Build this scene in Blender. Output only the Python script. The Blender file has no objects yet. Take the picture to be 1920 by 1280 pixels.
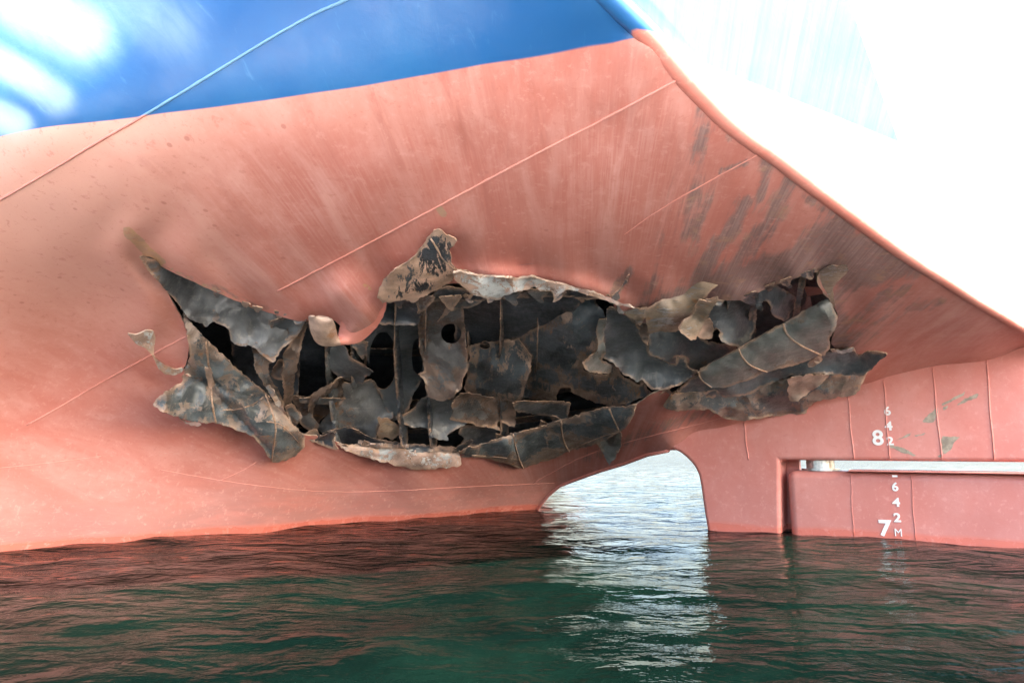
import bpy, bmesh, math, random
import numpy as np
from mathutils import Vector, noise, Matrix
from mathutils.geometry import delaunay_2d_cdt
random.seed(7); rng = np.random.default_rng(7)
S = bpy.context.scene
COL = S.collection

# ------------------------------------------------------------------ camera
F = 1280.0; PITCH = math.atan(200/1280); EYE = 1.07
cd = bpy.data.cameras.new('camera'); cam = bpy.data.objects.new('camera', cd); COL.objects.link(cam)
cd.sensor_width = 36; cd.lens = 24; cd.clip_end = 20000; cd.clip_start = 0.05
cam.location = (0, 0, EYE); cam.rotation_euler = (math.pi/2+PITCH, 0, 0)
S.camera = cam
S.render.resolution_x = 1024; S.render.resolution_y = 682

# ------------------------------------------------------------------ sky, sun, exposure
SUN = Vector((0.70, -0.42, 0.58)).normalized()
w = bpy.data.worlds.new('World'); S.world = w; w.use_nodes = True
nt = w.node_tree; bg = nt.nodes['Background']; bg.inputs[1].default_value = 0.15
sky = nt.nodes.new('ShaderNodeTexSky'); sky.sky_type = 'NISHITA'; sky.sun_disc = False
sky.sun_elevation = math.asin(SUN.z); sky.sun_rotation = math.atan2(SUN.x, SUN.y)
sky.air_density = 1.0; sky.dust_density = 4.0; sky.ozone_density = 1.0
nt.links.new(sky.outputs[0], bg.inputs[0])
sd = bpy.data.lights.new('sun', 'SUN'); sun = bpy.data.objects.new('sun', sd); COL.objects.link(sun)
sd.energy = 4.6; sd.angle = math.radians(0.6); sd.color = (1, .95, .87)
sun.rotation_euler = (-SUN).to_track_quat('-Z', 'Y').to_euler()
S.view_settings.view_transform = 'Standard'; S.view_settings.look = 'None'
S.view_settings.exposure = 3.12; S.view_settings.gamma = 1

# ------------------------------------------------------------------ geometry helpers
cp, sp_ = math.cos(PITCH), math.sin(PITCH)
def ray(px, py):
    X = (px-960)/F; Y = (640-py)/F
    fw = cp-Y*sp_; up = sp_+Y*cp
    return X/fw, up/fw
def at(px, py, D):
    a, b = ray(px, py); return np.stack([a*D, D+0*a, EYE+b*D], -1)
def Dz(px, py, z):
    a, b = ray(px, py); return (z-EYE)/b
def tps_fit(P, v, lam=0.0):
    P = np.array(P, float)/500.0; v = np.array(v, float); n = len(P)
    d = np.linalg.norm(P[:, None]-P[None], axis=2)
    K = np.where(d > 0, d*d*np.log(np.maximum(d, 1e-9)), 0)+lam*np.eye(n)
    A = np.zeros((n+3, n+3)); A[:n, :n] = K; A[:n, n] = 1; A[:n, n+1:] = P; A[n, :n] = 1; A[n+1:, :n] = P.T
    s = np.linalg.solve(A, np.concatenate([v, [0, 0, 0]]))
    def f(x, y):
        Q = np.stack([np.asarray(x, float), np.asarray(y, float)], -1)/500.0
        d = np.linalg.norm(Q[..., None, :]-P, axis=-1)
        K = np.where(d > 0, d*d*np.log(np.maximum(d, 1e-9)), 0)
        return K@s[:n]+s[n]+Q@s[n+1:]
    return f
def link(me, name, parent=None, mats=(), smooth=True):
    o = bpy.data.objects.new(name, me); COL.objects.link(o)
    for m in mats: me.materials.append(m)
    if parent: o.parent = parent
    if smooth: me.shade_smooth()
    return o
def mesh_from(name, V, Fc, parent=None, mats=(), smooth=True):
    me = bpy.data.meshes.new(name); me.from_pydata([tuple(v) for v in V], [], [tuple(int(i) for i in f) for f in Fc]); me.update()
    return link(me, name, parent, mats, smooth)
def attr(o, name, arr):
    arr = np.asarray(arr, np.float32)
    if arr.ndim == 1:
        a = o.data.attributes.new(name, 'FLOAT', 'POINT'); a.data.foreach_set('value', arr)
    else:
        a = o.data.attributes.new(name, 'FLOAT_VECTOR', 'POINT'); a.data.foreach_set('vector', arr.ravel())
def pip(poly, x, y):
    x = np.asarray(x); y = np.asarray(y); ins = np.zeros(x.shape, bool); n = len(poly)
    for i in range(n):
        x1, y1 = poly[i]; x2, y2 = poly[(i+1) % n]
        if y1 == y2: continue
        c = ((y1 > y) != (y2 > y)) & (x < (x2-x1)*(y-y1)/(y2-y1)+x1)
        ins ^= c
    return ins
def segdist(poly, x, y, closed=True):
    x = np.asarray(x, float); y = np.asarray(y, float); d = np.full(x.shape, 1e9); n = len(poly)
    for i in range(n if closed else n-1):
        ax, ay = poly[i]; bx, by = poly[(i+1) % n]
        vx, vy = bx-ax, by-ay; L = vx*vx+vy*vy+1e-9
        t = np.clip(((x-ax)*vx+(y-ay)*vy)/L, 0, 1)
        d = np.minimum(d, np.hypot(x-ax-t*vx, y-ay-t*vy))
    return d
def soft(poly, r=.22, closed=True):
    out = []; n = len(poly)
    for i in range(n if closed else n-1):
        a = np.array(poly[i], float); b = np.array(poly[(i+1) % n], float)
        out += [a+(b-a)*r, a+(b-a)*(1-r)]
    if not closed: out = [np.array(poly[0], float)]+out+[np.array(poly[-1], float)]
    return out
def rough(poly, amp=1.2, seg=4.0, closed=True, seed=0):
    out = []; n = len(poly)
    for i in range(n if closed else n-1):
        a = np.array(poly[i], float); b = np.array(poly[(i+1) % n], float)
        L = np.hypot(*(b-a)); k = max(1, int(L/seg)); nn = np.array([-(b-a)[1], (b-a)[0]])/(L+1e-9)
        for j in range(k):
            p = a+(b-a)*j/k
            q = Vector((p[0]*.09, p[1]*.09, seed*3.1)); q2 = Vector((p[0]*.35, p[1]*.35, seed*1.7))
            out.append(p+nn*amp*(noise.noise(q)*1.3+noise.noise(q2)*1.0+(abs(noise.noise(q2*1.9))-.2)*1.4))
    return out
def triangulate(outer, holes=(), step=8.0):
    x0, y0 = np.min(outer, 0); x1, y1 = np.max(outer, 0)
    gx, gy = np.meshgrid(np.arange(x0+step/2, x1, step), np.arange(y0+step/2, y1, step))
    gx = gx+((np.arange(gx.shape[0]) % 2)*step/2)[:, None]; gx = gx.ravel(); gy = gy.ravel()
    k = pip(outer, gx, gy) & (segdist(outer, gx, gy) > step*.45)
    for h in holes: k &= ~pip(h, gx, gy) & (segdist(h, gx, gy) > step*.45)
    gx, gy = gx[k], gy[k]
    pts = [Vector((float(p[0]), float(p[1]))) for p in outer]; edges = [(i, (i+1) % len(outer)) for i in range(len(outer))]
    for h in holes:
        b = len(pts); pts += [Vector((float(p[0]), float(p[1]))) for p in h]; edges += [(b+i, b+(i+1) % len(h)) for i in range(len(h))]
    pts += [Vector((float(a), float(b))) for a, b in zip(gx, gy)]
    v, e, f, _, _, _ = delaunay_2d_cdt(pts, edges, [], 0, 1e-4, False)
    V = np.array([(p.x, p.y) for p in v]); T = np.array([t for t in f if len(t) == 3])
    c = V[T].mean(1); k = pip(outer, c[:, 0], c[:, 1])
    for h in holes: k &= ~pip(h, c[:, 0], c[:, 1])
    T = T[k]
    a, b_, c_ = V[T[:, 0]], V[T[:, 1]], V[T[:, 2]]
    ar = (b_[:, 0]-a[:, 0])*(c_[:, 1]-a[:, 1])-(b_[:, 1]-a[:, 1])*(c_[:, 0]-a[:, 0])
    T = T[np.abs(ar) > 1e-3]; ar = ar[np.abs(ar) > 1e-3]
    T[ar > 0] = T[ar > 0][:, ::-1]            # wind so that the normal looks outboard
    used = np.unique(T); m = -np.ones(len(V), int); m[used] = np.arange(len(used))
    return V[used], m[T]
def solid(o, th, off=-1.0, rim=1):
    md = o.modifiers.new('thickness', 'SOLIDIFY'); md.thickness = th; md.offset = off; md.use_even_offset = False
    md.material_offset_rim = rim; md.use_rim = True
    es = o.modifiers.new('crisp_edges', 'EDGE_SPLIT'); es.split_angle = math.radians(38)
def tube(name, P, r, parent, mat, n=8, ry=None, flat=1.0):
    P = [Vector(p) for p in P]; V = []; Fc = []
    for i, p in enumerate(P):
        t = (P[min(i+1, len(P)-1)]-P[max(i-1, 0)]).normalized()
        u = t.cross(Vector((0, 1, .3))).normalized(); v = t.cross(u).normalized()
        rr = r(i/(len(P)-1)) if callable(r) else r
        for k in range(n):
            a = 2*math.pi*k/n; V.append(p+(u*math.cos(a)+v*math.sin(a)*flat)*rr)
    for i in range(len(P)-1):
        for k in range(n): Fc.append((i*n+k, i*n+(k+1) % n, (i+1)*n+(k+1) % n, (i+1)*n+k))
    Fc.append(tuple(range(n))[::-1]); Fc.append(tuple((len(P)-1)*n+k for k in range(n)))
    return mesh_from(name, V, Fc, parent, [mat])

# ------------------------------------------------------------------ materials
class NT:
    def __init__(s, name):
        s.m = bpy.data.materials.new(name); s.m.use_nodes = True; s.t = s.m.node_tree; s.b = s.t.nodes['Principled BSDF']
    def n(s, ty, **k):
        o = s.t.nodes.new(ty)
        for a, b in k.items(): setattr(o, a, b)
        return o
    def put(s, sock, v):
        if isinstance(v, bpy.types.NodeSocket): s.t.links.new(v, sock)
        elif isinstance(v, (tuple, list)) and len(v) == 3 and sock.type == 'RGBA': sock.default_value = (*v, 1)
        else: sock.default_value = v
    def math(s, op, a, b=0.0, clamp=False):
        o = s.n('ShaderNodeMath', operation=op, use_clamp=clamp); s.put(o.inputs[0], a); s.put(o.inputs[1], b); return o.outputs[0]
    def ramp(s, v, lo, hi, a=0.0, b=1.0, smooth=True):
        o = s.n('ShaderNodeMapRange'); o.interpolation_type = 'SMOOTHSTEP' if smooth else 'LINEAR'
        for i, x in enumerate((v, lo, hi, a, b)): s.put(o.inputs[i], x)
        return o.outputs[0]
    def mix(s, f, a, b, blend='MIX'):
        o = s.n('ShaderNodeMix', data_type='RGBA', blend_type=blend); s.put(o.inputs[0], f); s.put(o.inputs[6], a); s.put(o.inputs[7], b); return o.outputs[2]
    def attr(s, name, out=1):
        o = s.n('ShaderNodeAttribute', attribute_name=name); return o.outputs[out]
    def fac(s, name): return s.attr(name, 2)
    def pos(s): return s.n('ShaderNodeNewGeometry').outputs['Position']
    def scale(s, v, sc, loc=(0, 0, 0), rot=(0, 0, 0)):
        o = s.n('ShaderNodeMapping'); s.put(o.inputs[0], v); o.inputs[1].default_value = loc; o.inputs[2].default_value = rot; o.inputs[3].default_value = sc; return o.outputs[0]
    def noise(s, v, sc, det=4, rough=.55, dist=0.0):
        o = s.n('ShaderNodeTexNoise'); s.put(o.inputs['Vector'], v); o.inputs['Scale'].default_value = sc
        o.inputs['Detail'].default_value = det; o.inputs['Roughness'].default_value = rough; o.inputs['Distortion'].default_value = dist
        return o.outputs[0]
    def vor(s, v, sc, rnd=1.0):
        o = s.n('ShaderNodeTexVoronoi'); s.put(o.inputs['Vector'], v); o.inputs['Scale'].default_value = sc; o.inputs['Randomness'].default_value = rnd
        return o.outputs
    def sep(s, v):
        o = s.n('ShaderNodeSeparateXYZ'); s.put(o.inputs[0], v); return o.outputs
    def bump(s, h, st=.3, d=.01, nrm=None):
        o = s.n('ShaderNodeBump'); s.put(o.inputs['Height'], h); o.inputs['Strength'].default_value = st; o.inputs['Distance'].default_value = d
        if nrm is not None: s.put(o.inputs['Normal'], nrm)
        return o.outputs[0]
    def out(s, col=None, rough=None, nrm=None, metal=None, spec=None):
        if col is not None: s.put(s.b.inputs['Base Color'], col)
        if rough is not None: s.put(s.b.inputs['Roughness'], rough)
        if nrm is not None: s.put(s.b.inputs['Normal'], nrm)
        if metal is not None: s.put(s.b.inputs['Metallic'], metal)
        if spec is not None: s.put(s.b.inputs['Specular IOR Level'], spec)
        return s.m

PAINT_Z = 3.2
def hull_material(streaks, bead=False):
    m = NT('lit_bead_paint' if bead else 'hull_paint' if streaks else 'weathered_red_paint'); P = m.pos(); x, y, z = m.sep(P)
    wob = m.math('MULTIPLY', m.math('SUBTRACT', m.noise(P, 1.4, 2), .5), .008)
    blue = m.ramp(m.math('ADD', z, wob), PAINT_Z-.004, PAINT_Z+.004)
    if streaks:
        st = m.attr('st')
        s1 = m.noise(m.scale(st, (7, .8, 1)), 1.0, 6, .62, .8)
        s2 = m.noise(m.scale(st, (24, 1.6, 1), (3, 7, 0)), 1.0, 5, .65, .6)
        s3 = m.noise(m.scale(st, (90, 1.2, 1), (1, 2, 0)), 1.0, 3, .6, .1)
    else:
        s1 = m.noise(P, 1.1, 5, .6); s2 = m.noise(m.scale(P, (3, 3, .7)), 1.6, 5, .6); s3 = m.noise(m.scale(P, (9, 9, 1)), 2, 3)
    n0 = m.noise(P, .8, 5, .6, .4); n1 = m.noise(P, 3.5, 6, .65, .5)
    red = m.mix(m.ramp(s1, .35, .68), (.42, .105, .078), (.50, .195, .165))
    red = m.mix(m.math('MULTIPLY', m.ramp(s2, .45, .75), .25), red, (.55, .27, .245))
    red = m.mix(m.math('MULTIPLY', m.ramp(n0, .52, .7), .5), red, (.37, .08, .055))
    red = m.mix(m.math('MULTIPLY', m.ramp(n1, .5, .72), .4), red, (.56, .27, .24))
    if streaks:
        ch = m.fac('chalk')                                   # chalky, abraded part of the old antifouling
        red = m.mix(m.math('MULTIPLY', m.math('MULTIPLY', ch, m.ramp(s3, .42, .66)), .34), red, (.62, .38, .36))
        red = m.mix(m.math('MULTIPLY', m.math('MULTIPLY', ch, m.ramp(s1, .5, .72)), .6), red, (.62, .34, .31))
        amt = m.fac('lit_left'); red = m.mix(m.math('MULTIPLY', amt, .8), red, (.70, .41, .34))  # paler red painted in for light on the left side
        sn = m.fac('stain'); red = m.mix(m.math('MULTIPLY', sn, m.ramp(s2, .35, .6)), red, (.33, .07, .05))
        # blister spots
        v = m.vor(P, 7.0); d = v['Distance']; rc = m.sep(v['Color'])[0]
        spot = m.math('MULTIPLY', m.ramp(d, .16, .10), m.ramp(rc, .80, .82)); 
        red = m.mix(m.math('MULTIPLY', m.math('MULTIPLY', spot, m.fac('spots')), .6), red, (.30, .06, .045))
        bf = m.fac('glare'); bc = m.math('MULTIPLY', bf, m.ramp(m.math('MULTIPLY', bf, m.math('ADD', .55, m.math('MULTIPLY', s2, .9))), .05, .42))
        red = m.mix(m.math('MULTIPLY', bc, .5), red, (.74, .50, .47))  # red paled by the same painted-in glare
        dirt = m.math('MULTIPLY', m.fac('scrape'), 1.4)
        dm = m.math('ADD', dirt, m.math('ADD', m.math('MULTIPLY', m.math('SUBTRACT', s2, .5), 1.3), m.math('MULTIPLY', m.math('SUBTRACT', n1, .5), .8)))
        dk = m.math('MULTIPLY', m.ramp(dm, .42, .80), m.ramp(dirt, .02, .2))
        grey = m.mix(m.ramp(s3, .35, .7), (.045, .05, .06), (.18, .16, .165))
        grey = m.mix(m.ramp(n1, .52, .7), grey, (.30, .20, .12))
        red = m.mix(m.math('MULTIPLY', dk, .88), red, grey)
        oc = m.fac('ochre'); om = m.math('MULTIPLY', m.ramp(m.math('ADD', oc, m.math('MULTIPLY', m.math('SUBTRACT', n1, .5), .9)), .5, .6), .85)
        red = m.mix(om, red, m.mix(m.ramp(n1, .4, .6), (.42, .28, .10), (.30, .24, .15)))
        sc = m.fac('graze'); g = m.noise(m.scale(P, (6, 6, 40)), 2.0, 5, .7)
        red = m.mix(m.math('MULTIPLY', sc, m.ramp(g, .56, .64)), red, (.45, .42, .33))
    # damp zone and growth just over the water
    zz = m.math('ADD', z, m.math('MULTIPLY', m.math('SUBTRACT', m.noise(m.scale(P, (1, 1, 3)), 1.2, 5, .6), .5), .10))
    damp = m.ramp(zz, 1.05, .10); gr = m.noise(m.scale(P, (1, 1, 5)), 1.6, 6, .65)
    red = m.mix(m.math('MULTIPLY', damp, m.ramp(gr, .3, .6, .35, .85 if streaks else .35)), red, (.20, .075, .07))
    wet = m.ramp(zz, .12, .05); red = m.mix(m.math('MULTIPLY', wet, .9), red, (.48, .07, .03))
    bl = m.mix(m.ramp(n0, .35, .7), (.018, .10, .29), (.028, .135, .34))
    bl = m.mix(m.math('MULTIPLY', m.ramp(s2, .6, .8), .35), bl, (.12, .32, .58))
    f1 = m.noise(P, 14, 6, .72, .3); f2 = m.noise(m.scale(P, (1, 1, 1)), 55, 3, .7)
    red = m.mix(m.math('MULTIPLY', m.ramp(f1, .54, .66), .35), red, (.62, .34, .30))
    red = m.mix(m.math('MULTIPLY', m.ramp(f1, .44, .34), .45), red, (.36, .085, .06))
    red = m.mix(m.math('MULTIPLY', m.ramp(f2, .62, .70), .35), red, (.30, .07, .05))
    red = m.mix(.24 if streaks else .38, red, (.74, .40, .35) if streaks else (.76, .31, .26))
    if streaks:                                               # sun glare painted in as paler colour
        bf = m.fac('glare'); bc = m.math('MULTIPLY', bf, m.ramp(m.math('MULTIPLY', bf, m.math('ADD', .55, m.math('MULTIPLY', s2, .9))), .05, .42))
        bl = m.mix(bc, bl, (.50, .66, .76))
    if bead: red = m.mix(.14, red, (.78, .5, .44)); bl = m.mix(.4, bl, (.35, .6, .8))  # beads coloured paler, standing in for light on their tops
    col = m.mix(blue, red, bl)
    rg = m.math('SUBTRACT', m.ramp(n1, .3, .7, .42, .62), m.math('MULTIPLY', blue, .12))
    rg = m.math('SUBTRACT', rg, m.math('MULTIPLY', wet, .3))
    h = m.math('ADD', m.math('MULTIPLY', m.noise(P, .9, 2), 1.0), m.math('MULTIPLY', n1, .10))
    h = m.math('ADD', h, m.math('MULTIPLY', m.noise(P, 40, 3), .02))
    return m.out(col, rg, m.bump(h, .5, .06), spec=.4)
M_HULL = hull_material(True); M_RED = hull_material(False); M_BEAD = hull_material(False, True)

def torn_material(name, rust=.5, dark=(.045, .05, .057), tan=(.36, .215, .135), scale=3.0, dust=.35, rg=.40, stretch=(1, 1, 1), rot=0):
    """old tank coating flaking off rusty steel"""
    m = NT(name); P = m.pos(); st = m.scale(m.attr('st'), stretch, (0, 0, 0), (0, 0, rot)); rim = m.fac('rim')
    a = m.noise(st, scale*1.5, 8, .74, .6); b = m.noise(st, scale*7, 5, .7, .3); c = m.noise(P, 1.5, 3)
    k = m.math('ADD', m.math('MULTIPLY', a, .75), m.math('MULTIPLY', b, .25))
    k = m.math('ADD', k, m.math('MULTIPLY', m.math('SUBTRACT', c, .5), .5))
    edge = m.math('MULTIPLY', m.math('SUBTRACT', 1.0, rim), .10)
    rm = m.ramp(m.math('ADD', k, edge), 1-rust-.008, 1-rust+.014)
    dk = m.mix(m.ramp(m.noise(P, 2.3, 4), .3, .7), dark, tuple(min(1, q*2.4+.02) for q in dark))
    dk = m.mix(m.math('MULTIPLY', m.ramp(m.noise(m.scale(P, (4, 4, 1)), 5, 6, .7), .5, .72), dust), dk, (.26, .25, .24))
    tn = m.mix(m.ramp(m.noise(P, 4, 5), .35, .7), tan, tuple(q*.45 for q in tan))
    tn = m.mix(m.math('MULTIPLY', m.ramp(m.noise(P, 6.5, 4), .6, .72), .6), tn, (.45, .20, .07))
    col = m.mix(rm, dk, tn)
    pt = m.ramp(m.noise(P, 3.2, 3), .42, .58)
    e2 = m.ramp(m.math('ADD', rim, m.math('MULTIPLY', m.math('SUBTRACT', b, .5), .35)), .20, .06)
    col = m.mix(m.math('MULTIPLY', m.math('MULTIPLY', e2, pt), .7), col, (.50, .33, .24))
    sg = m.noise(m.scale(m.attr('st'), (3, 60, 1), (0, 0, 0), (0, 0, .6)), 1.0, 4, .7, .4)
    col = m.mix(m.math('MULTIPLY', m.ramp(sg, .60, .72), dust*.7), col, (.42, .38, .35))
    big = m.noise(st, 1.3, 3); col = m.mix(m.ramp(big, .38, .7, .0, .35), col, (.02, .022, .026))
    wht = m.math('MULTIPLY', m.ramp(m.noise(P, 28, 3, .7), .70, .76), dust*1.4)  # white specks: dust and painted-in glints
    col = m.mix(wht, col, (.6, .58, .55))
    h = m.math('ADD', m.math('MULTIPLY', m.noise(P, 3, 5, .6), 1.0), m.math('ADD', m.math('MULTIPLY', rm, -.08), m.math('MULTIPLY', b, .15)))
    return m.out(col, m.ramp(b, .3, .7, rg-.12, rg+.15), m.bump(h, .8, .04), spec=.6)
M = dict(
    dark=torn_material('dark_tank_coating', .30, (.062, .07, .08), (.28, .20, .165), dust=.4),
    grey=torn_material('grey_dusty_coating', .33, (.085, .088, .094), (.28, .20, .165), dust=.8),
    flake=torn_material('flaking_tank_coating', .44, (.045, .056, .068), (.36, .26, .21), scale=4, dust=.3, stretch=(1.6, .8, 1)),
    flakeroll=torn_material('mottled_rolled_plate', .455, (.06, .072, .08), (.33, .255, .215), scale=3.6, dust=.7, rg=.38),
    stripe=torn_material('scratched_tank_coating', .49, (.03, .036, .045), (.90, .60, .46), scale=5.0, dust=.1, stretch=(1.5, .75, 1), rot=.3),
    brown=torn_material('rust_brown_plate', .46, (.07, .07, .074), (.21, .15, .125), dust=.3),
    tan=torn_material('bare_tan_steel', .68, (.22, .19, .18), (.62, .44, .36), dust=.9, scale=5),
    roll=torn_material('grey_rolled_plate', .34, (.12, .125, .122), (.27, .22, .185), scale=2.2, dust=.6, rg=.42),
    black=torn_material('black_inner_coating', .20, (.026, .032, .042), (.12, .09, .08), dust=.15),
    gold=torn_material('ochre_bent_edge', .50, (.17, .165, .17), (.38, .29, .22), scale=4, dust=.8, stretch=(.7, 3.2, 1), rot=.5),
    pale=torn_material('pale_bent_lip', .42, (.30, .31, .32), (.60, .42, .35), scale=3, dust=.7, rg=.38),
)
def plain(name, col, rg=.6, metal=0, bumpd=.01, var=.25):
    m = NT(name); P = m.pos(); n = m.noise(P, 12, 6, .7)
    c = m.mix(m.ramp(n, .35, .65), col, tuple(q*(1-var) for q in col))
    return m.out(c, rg, m.bump(n, .6, bumpd), metal)
def edge_mat():
    m = NT('torn_steel_edge'); P = m.pos(); n = m.noise(P, 3.2, 3); b = m.noise(P, 22, 5, .7)
    c = m.mix(m.ramp(n, .34, .50), (.16, .13, .12), m.mix(m.ramp(b, .4, .6), (.50, .35, .27), (.34, .21, .14)))
    c = m.mix(m.ramp(b, .62, .7), c, (.62, .52, .45))
    return m.out(c, .45, m.bump(b, .6, .01), .2)
M_EDGE = edge_mat()
M_PALEEDGE = plain('bare_cut_edge', (.70, .55, .45), .45, .2, .01, .4)
M_WHITE = plain('white_marking_paint', (.80, .79, .77), .5, 0, .002, .12)
M_STEEL = plain('bare_steel', (.55, .55, .54), .3, .7, .004, .4)
M_CHIP = plain('chipped_paint_patch', (.40, .33, .25), .7, 0, .004, .45)

# ------------------------------------------------------------------ hull form
KN = [(1065, -62), (1130, 0), (1205, 72), (1262, 140), (1310, 190), (1345, 225), (1400, 268), (1437, 290), (1500, 340), (1560, 385),
      (1630, 437), (1700, 487), (1770, 530), (1840, 575), (1920, 622), (1965, 649)]
ka = at(1205., 70., Dz(1205, 70, PAINT_Z)); kb = at(1920., 622., 6.8)
def kD(px, py):
    a, _ = ray(px, py); d = kb-ka; t = (a*ka[1]-ka[0])/(d[0]-a*d[1]); return ka[1]+t*d[1]
RA = at(1325., 990., Dz(1325, 990, 0)); RB = at(1920., 1028., Dz(1920, 1028, 0))
rdir = (RB-RA)/np.linalg.norm(RB-RA); rnorm = np.array([-rdir[1], rdir[0], 0.0])   # away from the viewer
def rD(px, py):
    a, b = ray(px, py); return float((rnorm@RA)/(rnorm[0]*a+rnorm[1]))
def rpt(px, py): return at(float(px), float(py), rD(px, py))
ctl = []
for q in [(-150, 1045), (0, 1033), (250, 1015), (500, 995), (760, 974), (1008, 953)]: ctl.append((*q, Dz(q[0], q[1], 0)))
for q, r in [((0, 880), (0, 1033)), ((350, 890), (350, 1007)), ((650, 900), (650, 983))]: ctl.append((*q, Dz(r[0], r[1], 0)-.18))
for q in [(-150, 285), (0, 255), (80, 240), (180, 228), (300, 213), (450, 194), (600, 173), (750, 149), (900, 122), (1050, 98), (1150, 81), (1205, 71)]: ctl.append((*q, Dz(q[0], q[1], PAINT_Z)))
ctl += [(-150, -60, 4.6), (0, 0, 4.3), (150, 0, 4.05), (300, 0, 3.82), (600, 0, 3.55), (900, 0, 3.3)]
for q in KN[1:]: ctl.append((*q, kD(*q)))
ctl += [(1050, 910, 12.1), (1084, 897, 11.8), (1126, 882, 11.3), (1169, 869, 10.8), (1214, 852, 10.35)]
for q in [(1253, 838), (1300, 812), (1450, 765), (1600, 722), (1760, 685), (1920, 650)]: ctl.append((*q, rD(*q)))
for q in [(1350, 840), (1600, 762), (1920, 705)]: ctl.append((*q, rD(*q)+.35))
ctl += [(150, 560, 6.25)]
P_ = [(a, b) for a, b, c in ctl]
_f = tps_fit(P_, [1.0/c for a, b, c in ctl], 1e-5)
def Dh(x, y): return 1.0/_f(x, y)

HOLE = [(262, 481), (285, 481), (296, 496), (318, 508), (361, 528), (417, 553), (473, 577), (487, 580), (529, 594), (557, 602), (579, 602),
        (604, 597), (626, 600), (637, 609), (642, 622), (634, 636), (642, 642), (670, 640), (698, 616), (715, 591), (720, 569), (712, 553), (722, 530), (790, 545), (850, 530), (930, 532),
        (1000, 533), (1060, 540), (1120, 552), (1150, 562), (1152, 575), (1167, 588), (1186, 596), (1200, 606), (1222, 604), (1262, 588), (1305, 570),
        (1347, 562), (1377, 563), (1389, 563), (1411, 553), (1448, 536), (1490, 522), (1535, 507), (1532, 522), (1534, 536), (1552, 556), (1569, 584),
        (1571, 592), (1566, 618), (1557, 651), (1600, 660), (1570, 690), (1480, 720), (1380, 733), (1290, 738), (1262, 740), (1252, 728), (1224, 737), (1196, 757), (1150, 775), (1065, 800), (990, 820), (900, 842),
        (858, 850), (780, 858), (700, 850), (644, 836), (622, 824), (605, 817), (571, 816), (520, 800), (430, 760), (370, 720), (341, 695), (349, 681), (354, 659), (354, 639), (347, 611), (332, 580), (310, 541), (285, 510)]
def band(v, a, b): t = np.clip((v-a)/(b-a), 0, 1); return t*t*(3-2*t)
def gl(x, y, line, wd, amp):
    return amp*np.exp(-(segdist(line, x, y, False)/wd)**2)
TOPLIP = [(850, 515), (930, 518), (1020, 522), (1100, 538), (1170, 565)]
def dents(x, y):
    o = gl(x, y, [(262, 481), (310, 541), (347, 611), (356, 660), (341, 695)], 26, .10)           # edge turned in
    o = o+gl(x, y, TOPLIP, 16, -.10)+gl(x, y, [(850, 490), (1150, 530)], 30, .05)                  # plate folded outward over the gash
    o = o+gl(x, y, [(640, 560), (690, 600), (668, 632)], 42, -.30)                                 # hanging curl
    o = o+gl(x, y, [(1190, 600), (1260, 575), (1330, 545), (1450, 510)], 26, .11)     # crease dragged aft
    o = o+gl(x, y, [(1215, 620), (1290, 590)], 40, -.12)
    o = o+gl(x, y, [(636, 646), (672, 640), (700, 614), (716, 588)], 17, .16)
    o = o+gl(x, y, [(300, 500), (420, 550), (530, 590)], 20, .04)+gl(x, y, [(560, 540), (700, 500)], 60, .03)
    o = o+gl(x, y, [(575, 820), (640, 840), (760, 870), (870, 860)], 14, -.04)
    o = o+.065*np.exp(-(segdist(HOLE, x, y)/70)**2)*np.sin(x*.045+1.3*np.sin(y*.03))+.012*band(y, 150, 320)*np.sin(x*.021+.6*np.sin(y*.017))*np.sin(y*.019+x*.006)
    for lx, ly, s in ((880, 300, 60), (1000, 420, 70), (480, 330, 80), (700, 400, 60), (200, 550, 80), (1350, 380, 50), (1150, 250, 60), (430, 920, 60)):
        o = o+.018*np.exp(-(((x-lx)**2+(y-ly)**2)/s**2))
    return o

ship = bpy.data.objects.new('cargo_ship', None); COL.objects.link(ship)
ship.location = tuple(RA)
ship['label'] = 'red and blue ship stern with a long torn gash above the rudder'; ship['category'] = 'ship'
class Par:
    pass
def child(o, parent, label=None):
    o.parent = parent
    # geometry is written in world metres: keep it there
    o.matrix_parent_inverse = parent_world(parent).inverted()
    if label: o['label'] = label
    return o
def parent_world(p):
    m = p.matrix_basis.copy()
    if p.parent: m = parent_world(p.parent) @ p.matrix_parent_inverse @ m
    return m

outer = [(-120, -62)]+KN+[(1965, 705), (1600, 764), (1350, 842), (1253, 844), (1214, 852), (1169, 869), (1126, 882), (1084, 897), (1050, 910), (1028, 928), (1008, 953), (985, 985), (950, 1010),
        (500, 1040), (-120, 1075)]
def dens(poly, seg):
    out = []
    for i in range(len(poly)):
        a = np.array(poly[i], float); b = np.array(poly[(i+1) % len(poly)], float); k = max(1, int(np.hypot(*(b-a))/seg))
        out += [a+(b-a)*j/k for j in range(k)]
    return out
hole = rough(soft(HOLE, .2), .8, 4)
V2, T = triangulate(dens(outer, 9), [hole], 7.5)
x, y = V2[:, 0], V2[:, 1]
V3 = at(x, y, Dh(x, y)+dents(x, y))
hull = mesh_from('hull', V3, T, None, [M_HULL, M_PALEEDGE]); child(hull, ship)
th = np.arctan2(x-1080, 1100-y); rr = np.hypot(x-1080, y-1100)
attr(hull, 'st', np.stack([th*2.2, rr/160, 0*x], -1))
def band(v, a, b): t = np.clip((v-a)/(b-a), 0, 1); return t*t*(3-2*t)
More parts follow.
